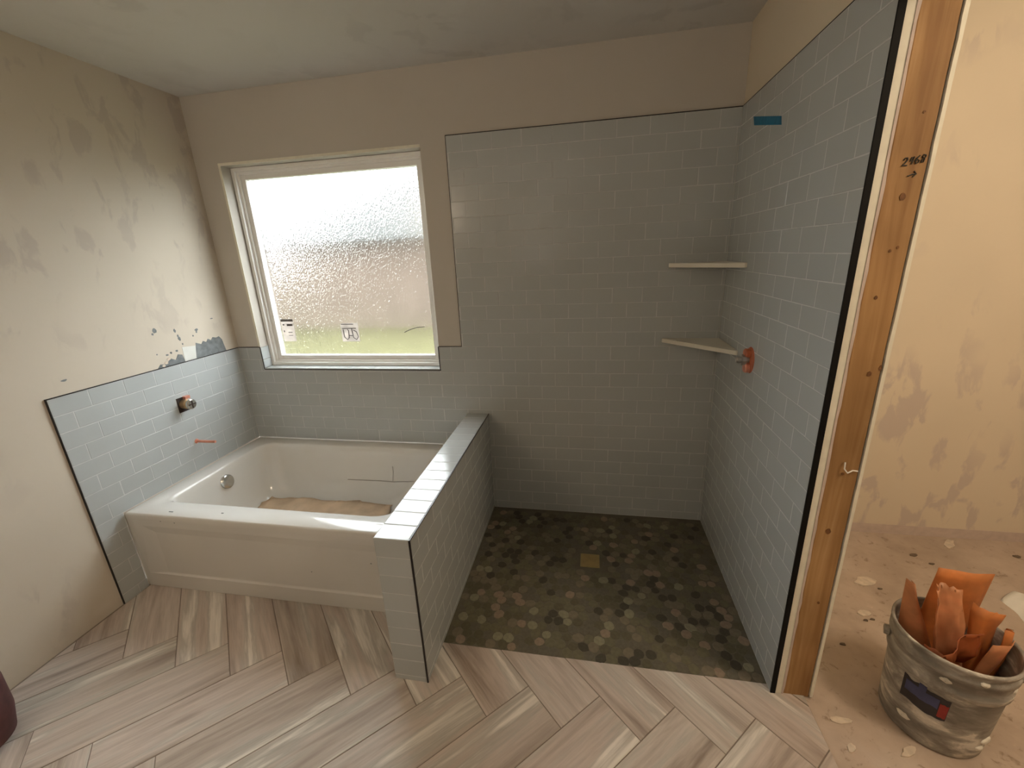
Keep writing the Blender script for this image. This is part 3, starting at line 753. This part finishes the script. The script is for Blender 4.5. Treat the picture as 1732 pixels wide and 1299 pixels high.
# ------------------------------------------------------------------ plumbing stubs
tv = empty('tub_valve', (0.0, -0.4646, 0.850)); tag(tv, 'rough-in brass tub valve in a hole in the left wall tile', 'valve')
q = MB(); q.box(-0.002, 0.0022, -0.034, 0.030, -0.044, 0.040); q.build('cavity_plate', 'hole_shade_rib', tv)  # flat dark plate, the hole's shade is put into its colour
q = MB(); q.lathe([(0.002, 0.0), (0.027, 0.0), (0.027, 0.030), (0.022, 0.036), (0.022, 0.050), (0.002, 0.050)], 20, axis='x'); q.build('valve_body', 'brass', tv, False)
q = MB(); q.lathe([(0.0005, 0.062), (0.024, 0.062), (0.029, 0.057), (0.029, 0.047)], 24, axis='x'); cap = q.build('valve_cap', 'chrome', tv)
q = MB(); q.box(0.0618, 0.0645, -0.022, 0.022, -0.0025, 0.0025); q.box(0.0618, 0.0645, -0.0025, 0.0025, -0.022, 0.022); q.build('cap_rib', 'hole_shade_rib', cap)
q = MB(); q.box(0.0, 0.020, 0.004, 0.034, 0.026, 0.042); q.build('valve_ear', 'copper', tv)
sp = empty('spout_pipe', (0.0, -0.448, 0.612)); tag(sp, 'copper tub spout pipe sticking out of the left wall tile', 'pipe')
q = MB(); q.tube([(-0.004, 0, 0), (0.06, 0, 0), (0.126, 0.001, 0.001)], 0.0078, 14); q.build('pipe', 'copper', sp, False)
q = MB(); q.lathe([(0.0005, 0.004), (0.011, 0.004), (0.014, 0.0)], 18, axis='x'); q.build('collar', 'copper', sp)
sv = empty('shower_valve', (XR, -0.462, 1.110)); tag(sv, 'rough-in shower valve with an orange-red guard on the right tile wall', 'valve')
q = MB(); q.lathe([(0.0005, -0.004), (0.030, -0.004), (0.046, -0.004), (0.050, 0.001)], 26, axis='x'); o = q.build('cavity_plate', 'guard', sv); o.scale = (1, 1.0, 1.15)
q = MB(); q.lathe([(0.0005, -0.030), (0.020, -0.030), (0.024, -0.026), (0.024, -0.003)], 20, axis='x'); o = q.build('valve_body', 'guard', sv, loc=(0, 0.002, 0.030)); o.scale = (0.8, 0.9, 0.8)
q = MB(); q.lathe([(0.0005, -0.055), (0.010, -0.055), (0.014, -0.050), (0.014, -0.004)], 6, axis='x'); q.lathe([(0.014, -0.034), (0.024, -0.034), (0.024, -0.018), (0.014, -0.018)], 8, axis='x')
q.build('valve_stem', 'metal_wire', sv, loc=(0, 0.004, 0.0))
q = MB(); q.lathe([(0.0005, -0.022), (0.018, -0.022), (0.022, -0.018), (0.022, -0.003)], 16, axis='x'); o = q.build('valve_port', 'copper', sv, loc=(0, -0.004, -0.032))

# ------------------------------------------------------------------ shelves, tape
for z, xa, ya, lab in ((1.4925, 2.656, -0.296, 'upper white corner shelf in the tiled shower corner'), (1.104, 2.645, -0.307, 'lower white corner shelf beside the shower valve')):
    sh = empty('corner_shelf', (XR, 0, z)); tag(sh, lab, 'shelf', 'shower corner shelves')
    q = MB(); q.prism([(0, 0), (xa - XR, 0), (xa - XR, -0.010), (-0.010, ya), (0, ya)], -0.010, 0.011); bevel(q.build('slab', 'shelf', sh), 0.0018, 2)
tp_ = [(-0.165, 2.093), (-0.4667, 2.0156), (-0.4772, 1.9849), (-0.185, 2.0552)]
q = MB(); q.add([(XR - 0.0012, a, c) for a, c in tp_] + [(XR - 0.0002, a, c) for a, c in tp_], [(0, 3, 2, 1), (4, 5, 6, 7)] + [(i, (i + 1) % 4, 4 + (i + 1) % 4, 4 + i) for i in range(4)])
tag(q.build('tape_strip', 'tape'), 'strip of blue painters tape high on the right shower wall', 'tape')

# ------------------------------------------------------------------ smears on the left wall
def smear(pts, mat, name, th=0.0012, lift=0.0):
    x = -DW; n = len(pts); q = MB()
    q.add([(x + th + lift, a, c) for a, c in pts] + [(x - 0.001, a, c) for a, c in pts], [tuple(range(n)), tuple(range(n, 2 * n))[::-1]] + [(i, n + i, n + (i + 1) % n, (i + 1) % n) for i in range(n)])
    return q.build(name, mat, wall_left)
def blob(cy, cz, ry, rz, n=14, sd=1, j=0.25):
    rd = random.Random(sd); return [(cy + ry * math.cos(2 * math.pi * i / n) * rd.uniform(1 - j, 1 + j), cz + rz * math.sin(2 * math.pi * i / n) * rd.uniform(1 - j, 1 + j)) for i in range(n)]
smear([(-0.305, ZL + 0.004), (-0.285, 1.165), (-0.25, 1.150), (-0.235, 1.166), (-0.215, 1.155), (-0.20, 1.172), (-0.18, 1.160), (-0.165, 1.175), (-0.14, 1.168), (-0.12, 1.172), (-0.103, 1.15), (-0.098, 1.12), (-0.09, ZL + 0.004)][::-1], 'mortar', 'mortar_smear')
smear([(-0.54, ZL + 0.004), (-0.52, 1.095), (-0.49, 1.088), (-0.455, 1.112), (-0.43, 1.098), (-0.41, 1.125), (-0.385, 1.118), (-0.378, ZL + 0.004)][::-1], 'mortar', 'mortar_smear')
smear([(-0.378, ZL + 0.004), (-0.375, 1.158), (-0.29, 1.150), (-0.305, ZL + 0.004)][::-1], 'meshtape', 'pale_patch', 0.001)
for i, (cy, cz, ry, rz) in enumerate(((-0.5005, 1.275, 0.010, 0.014), (-0.515, 1.258, 0.006, 0.006), (-0.391, 1.2555, 0.006, 0.010), (-0.380, 1.225, 0.005, 0.007), (-0.376, 1.208, 0.008, 0.012), (-0.2584, 1.2367, 0.010, 0.007), (-0.262, 1.225, 0.005, 0.006),
                                      (-0.2894, 1.2077, 0.005, 0.005), (-0.365, 1.175, 0.004, 0.006), (-0.523, 1.150, 0.004, 0.004), (-0.14, 1.285, 0.010, 0.003), (-0.47, 1.135, 0.008, 0.005), (-0.445, 1.142, 0.006, 0.006), (-0.95, 1.135, 0.012, 0.005), (-0.41, 1.145, 0.008, 0.006))):
    smear(blob(cy, cz, ry, rz, 9, i), 'mortar', 'mortar_speck', 0.001)
for i, (cy, cz) in enumerate(((-0.487, 1.095), (-0.468, 1.112), (-0.505, 1.083))):
    smear(blob(cy, cz, 0.010, 0.007, 9, 40 + i), 'flake', 'plaster_speck', 0.001, 0.0012)

# ------------------------------------------------------------------ bucket with orange sheets
BX, BY = 3.425, -1.068
bk = empty('plastic_bucket', (BX, BY, -0.008)); tag(bk, 'grey plaster-smeared plastic bucket holding orange sheets beside the stud', 'bucket')
q = MB(); q.lathe([(0.001, 0.0), (0.128, 0.0), (0.134, 0.006), (0.137, 0.06), (0.146, 0.25), (0.1465, 0.252), (0.153, 0.254), (0.1535, 0.275), (0.149, 0.279), (0.1505, 0.315), (0.156, 0.317), (0.1565, 0.335), (0.151, 0.339), (0.1525, 0.356), (0.158, 0.360), (0.158, 0.370), (0.152, 0.372), (0.148, 0.366), (0.142, 0.25), (0.132, 0.02), (0.001, 0.02)], 56)
q.v = [(x * 0.97, y * 0.97, z) for x, y, z in q.v]
q.build('bucket_body', 'bucket', bk, True)
def patch(name, a0, a1, pts, mat, parent, off=0.0015):
    """flat print wrapped on the tapering bucket wall: pts are (t 0..1 across, z)"""
    rad = lambda z: 0.97 * (0.137 + (z - 0.06) * (0.009 / 0.19))
    q = MB(); n = len(pts); v1 = []; v2 = []
    for t, z in pts:
        a = a0 + (a1 - a0) * t; r_ = rad(z) + off; v1.append((r_ * math.cos(a), r_ * math.sin(a), z)); v2.append(((r_ - 0.0035) * math.cos(a), (r_ - 0.0035) * math.sin(a), z))
    q.add(v1 + v2, [tuple(range(n)), tuple(range(n, 2 * n))[::-1]] + [(i, n + i, n + (i + 1) % n, (i + 1) % n) for i in range(n)])
    return q.build(name, mat, parent)
A0, A1 = math.radians(196), math.radians(243)
def grid_patch(name, t0, t1, z0, z1, mat, parent, off, n=10, jag=0.0, sd=0):
    rd = random.Random(sd)
    for_ = [(t0 + (t1 - t0) * i / n, z1 + rd.uniform(-jag, jag)) for i in range(n + 1)] ; bot = [(t0 + (t1 - t0) * i / n, z0 + rd.uniform(-jag, jag)) for i in range(n + 1)]
    rad = lambda z: 0.97 * (0.137 + (z - 0.06) * (0.009 / 0.19))
    vs = []
    for row_ in (bot, for_):
        for t, z in row_:
            a = A0 + (A1 - A0) * t; r_ = rad(z) + off; vs.append((r_ * math.cos(a), r_ * math.sin(a), z))
    for row_ in (bot, for_):
        for t, z in row_:
            a = A0 + (A1 - A0) * t; r_ = rad(z) - 0.002; vs.append((r_ * math.cos(a), r_ * math.sin(a), z))
    m_ = n + 1; fs = []
    for i in range(n):
        fs += [(i, i + 1, m_ + i + 1, m_ + i), (2 * m_ + i + 1, 2 * m_ + i, 3 * m_ + i, 3 * m_ + i + 1), (i + 1, i, 2 * m_ + i, 2 * m_ + i + 1), (m_ + i, m_ + i + 1, 3 * m_ + i + 1, 3 * m_ + i)]
    return mesh_obj(name, vs, fs, mat, parent)
lb = grid_patch('bucket_label', 0.0, 1.0, 0.140, 0.228, 'label_dark', bk, 0.0010, 12, 0.004, 2); lb['label'] = 'dark printed label with blue and red marks'
grid_patch('blue_print', 0.08, 0.80, 0.178, 0.215, 'label_blue', lb, 0.0020, 10, 0.002, 5)
grid_patch('blue_print', 0.36, 0.52, 0.210, 0.236, 'label_blue', lb, 0.0022, 4, 0.001, 6)
grid_patch('red_print', 0.82, 0.99, 0.152, 0.205, 'label_red', lb, 0.0020, 4, 0.003, 7)
for s in (0, 1):
    a = math.radians(335 - 180 * s); q = MB(); q.lathe([(0.001, 0.012), (0.016, 0.012), (0.018, 0.0)], 14, axis='x')
    o = q.build('handle_ear', 'bucket', bk); o.location = (0.150 * math.cos(a), 0.150 * math.sin(a), 0.296); o.rotation_euler = (0, 0, a)
for i, (a, z, r_) in enumerate(((318, 0.335, 0.020), (326, 0.300, 0.016), (312, 0.285, 0.013), (300, 0.080, 0.020), (292, 0.055, 0.014), (322, 0.372, 0.014), (262, 0.335, 0.010), (232, 0.300, 0.012), (205, 0.07, 0.015))):
    rd = random.Random(i + 7); q = MB(); q.lathe([(0.001, 0.0045), (r_ * 0.5, 0.004), (r_ * 0.9, 0.0015), (r_, -0.003)], 10, axis='x')
    q.v = [(x, y_ * rd.uniform(0.8, 1.5), z_ * rd.uniform(0.6, 1.0)) for x, y_, z_ in q.v]
    o = q.build('plaster_lump', 'flake_light', bk, True); an = math.radians(a); rr0 = 0.97 * (0.137 + (z - 0.06) * (0.0145 / 0.29)) + (0.004 if z > 0.31 else 0.001)
    o.location = (rr0 * math.cos(an), rr0 * math.sin(an), z); o.rotation_euler = (0, 0, an)
SG = 'orange sheets stuffed in the bucket'
tag(sheet('orange_sheet', [(3.40, -0.985, 0.539), (3.568, -0.975, 0.521), (3.525, -0.985, 0.10), (3.375, -0.99, 0.10)], 'orange', 10, 12, 0.004, 5, 0.008, 0.002, 1), 'tall flat rectangular orange sheet standing at the back of the bucket', 'sheet', SG)
tag(sheet('orange_sheet', [(3.318, -1.005, 0.490), (3.336, -1.005, 0.482), (3.435, -1.04, 0.20), (3.335, -1.03, 0.16)], 'orange_pale', 8, 10, 0.008, 4, 0.03, 0.002, 2), 'pointed pale orange sheet leaning at the left of the bucket', 'sheet', SG)
tag(sheet('orange_film', [(3.340, -1.030, 0.510), (3.435, -1.010, 0.500), (3.475, -1.065, 0.17), (3.385, -1.07, 0.17)], 'orange_pale', 14, 16, 0.010, 9, -0.025, 0.0015, 5, 0.02), 'crinkled translucent orange film in the middle of the bucket', 'film', SG)
tag(sheet('orange_sheet', [(3.465, -1.145, 0.400), (3.545, -1.115, 0.395), (3.505, -1.10, 0.16), (3.44, -1.13, 0.15)], 'orange_pale', 8, 8, 0.004, 5, 0.006, 0.002, 8), 'short flat tan-orange piece at the right rim of the bucket', 'sheet', SG)
tag(sheet('orange_sheet', [(3.49, -1.035, 0.440), (3.570, -1.050, 0.425), (3.535, -1.065, 0.18), (3.485, -1.055, 0.18)], 'orange', 8, 8, 0.010, 6, 0.02, 0.002, 9, 0.02), 'curled orange scrap poking over the right side of the bucket', 'sheet', SG)
tag(sheet('orange_sheet', [(3.35, -1.135, 0.330), (3.475, -1.085, 0.395), (3.475, -1.075, 0.28), (3.36, -1.10, 0.22)], 'orange_deep', 12, 10, 0.014, 8, 0.0, 0.002, 11, 0.02), 'folded dark orange sheet deep inside the bucket', 'sheet', SG)
tag(sheet('orange_sheet', [(3.545, -1.09, 0.405), (3.585, -1.06, 0.385), (3.55, -1.08, 0.20), (3.53, -1.10, 0.20)], 'orange', 6, 8, 0.006, 6, 0.01, 0.002, 13, 0.02), 'narrow orange strip at the far right rim of the bucket', 'sheet', SG)
tag(sheet('orange_sheet', [(3.33, -1.09, 0.33), (3.42, -1.15, 0.30), (3.42, -1.16, 0.12), (3.35, -1.12, 0.12)], 'orange_deep', 8, 8, 0.010, 6, 0.01, 0.002, 15, 0.02), 'dark orange scrap low at the front left inside the bucket', 'sheet', SG)

# ------------------------------------------------------------------ closet floor litter
pc = sheet('paper_scrap', [(4.085, -0.47, 0.004), (4.21, -0.40, 0.010), (4.34, -0.52, 0.03), (4.075, -0.63, 0.006)], 'white_paper', 8, 8, 0.008, 4, 0.02, 0.001, 4)
tag(pc, 'white torn paper lying on the closet floor at the right edge', 'paper')
fl = [(3.59, -0.41, 0.055, 0.030, 'broad pale plaster flake beside the stud'), (3.475, -0.62, 0.030, 0.016, 'pale plaster flake midway along the stud'), (3.119, -1.214, 0.022, 0.010, 'rounded plaster flake near the tile edge'),
      (3.290, -1.199, 0.032, 0.012, 'long plaster flake at the foot of the bucket'), (4.18, -0.06, 0.05, 0.02, 'pale plaster flake by the closet wall'), (3.13, -1.125, 0.035, 0.012, 'thin plaster crumb at the stud foot')]
for i, (x, y, rx, ry, lab) in enumerate(fl):
    rd = random.Random(i + 50); n = 11
    q = MB(); a = rd.random() * 3; poly = []
    for k in range(n):
        t = 2 * math.pi * k / n; px, py = rx * math.cos(t) * rd.uniform(0.7, 1.15), ry * math.sin(t) * rd.uniform(0.7, 1.15)
        poly.append((x + px * math.cos(a * 0.3) - py * math.sin(a * 0.3), y + px * math.sin(a * 0.3) + py * math.cos(a * 0.3)))
    q.prism(poly, -0.008, -0.0035); tag(q.build('plaster_flake', 'flake'), lab, 'debris', 'plaster flakes on the closet floor')
cr = [(3.94, -0.18, 0.020, 'largest dark crumb on the closet floor, above the tall orange sheet'), (3.63, -0.455, 0.010, 'tiny dark crumb beside the broad pale plaster flake'),
      (3.46, -0.66, 0.010, 'left one of two dark crumbs side by side near the stud'), (3.49, -0.65, 0.010, 'right one of two dark crumbs side by side near the stud'),
      (4.0, -0.635, 0.014, 'dark crumb just below the white torn paper'), (4.43, -0.13, 0.018, 'dark crumb at the right edge near the closet wall'),
      (3.98, -0.24, 0.012, 'small dark crumb right below the largest crumb'), (3.30, -0.80, 0.012, 'dark crumb on bare floor between the stud foot and bucket')]
for i, (x, y, s, lab) in enumerate(cr):
    rd = random.Random(i + 80); n = 7
    q = MB(); q.prism([(x + s * math.cos(2 * math.pi * k / n) * rd.uniform(0.6, 1.3), y + 0.5 * s * math.sin(2 * math.pi * k / n) * rd.uniform(0.6, 1.3)) for k in range(n)], -0.008, -0.003)
    tag(q.build('dirt_crumb', 'grime'), lab, 'debris', 'dark crumbs on the closet floor')

# ------------------------------------------------------------------ maroon stand-in for a fingertip, at the left edge
q = MB(); q.lathe([(0.001, 0.0), (0.10, 0.0), (0.135, 0.02), (0.152, 0.08), (0.155, 0.17), (0.148, 0.26), (0.128, 0.35), (0.095, 0.42), (0.05, 0.455), (0.001, 0.465)], 36)
q.v = [(x * 0.8, y * 0.8, z * 1.35) for x, y, z in q.v]
vs_ = [(x * (1 + 0.03 * math.sin(9 * z * 3 + 4 * x)), y * (1 + 0.05 * math.sin(7 * z + 11 * x)), z) for x, y, z in q.v]
o = mesh_obj('fingertip_standin', vs_, q.f, 'maroon', None, True, (0.165, -1.68, 0.0))  # rounded floor shape added in place of a fingertip
tag(o, 'dark maroon rounded stand-in for a fingertip at the lower left edge of the photo', 'stand-in')
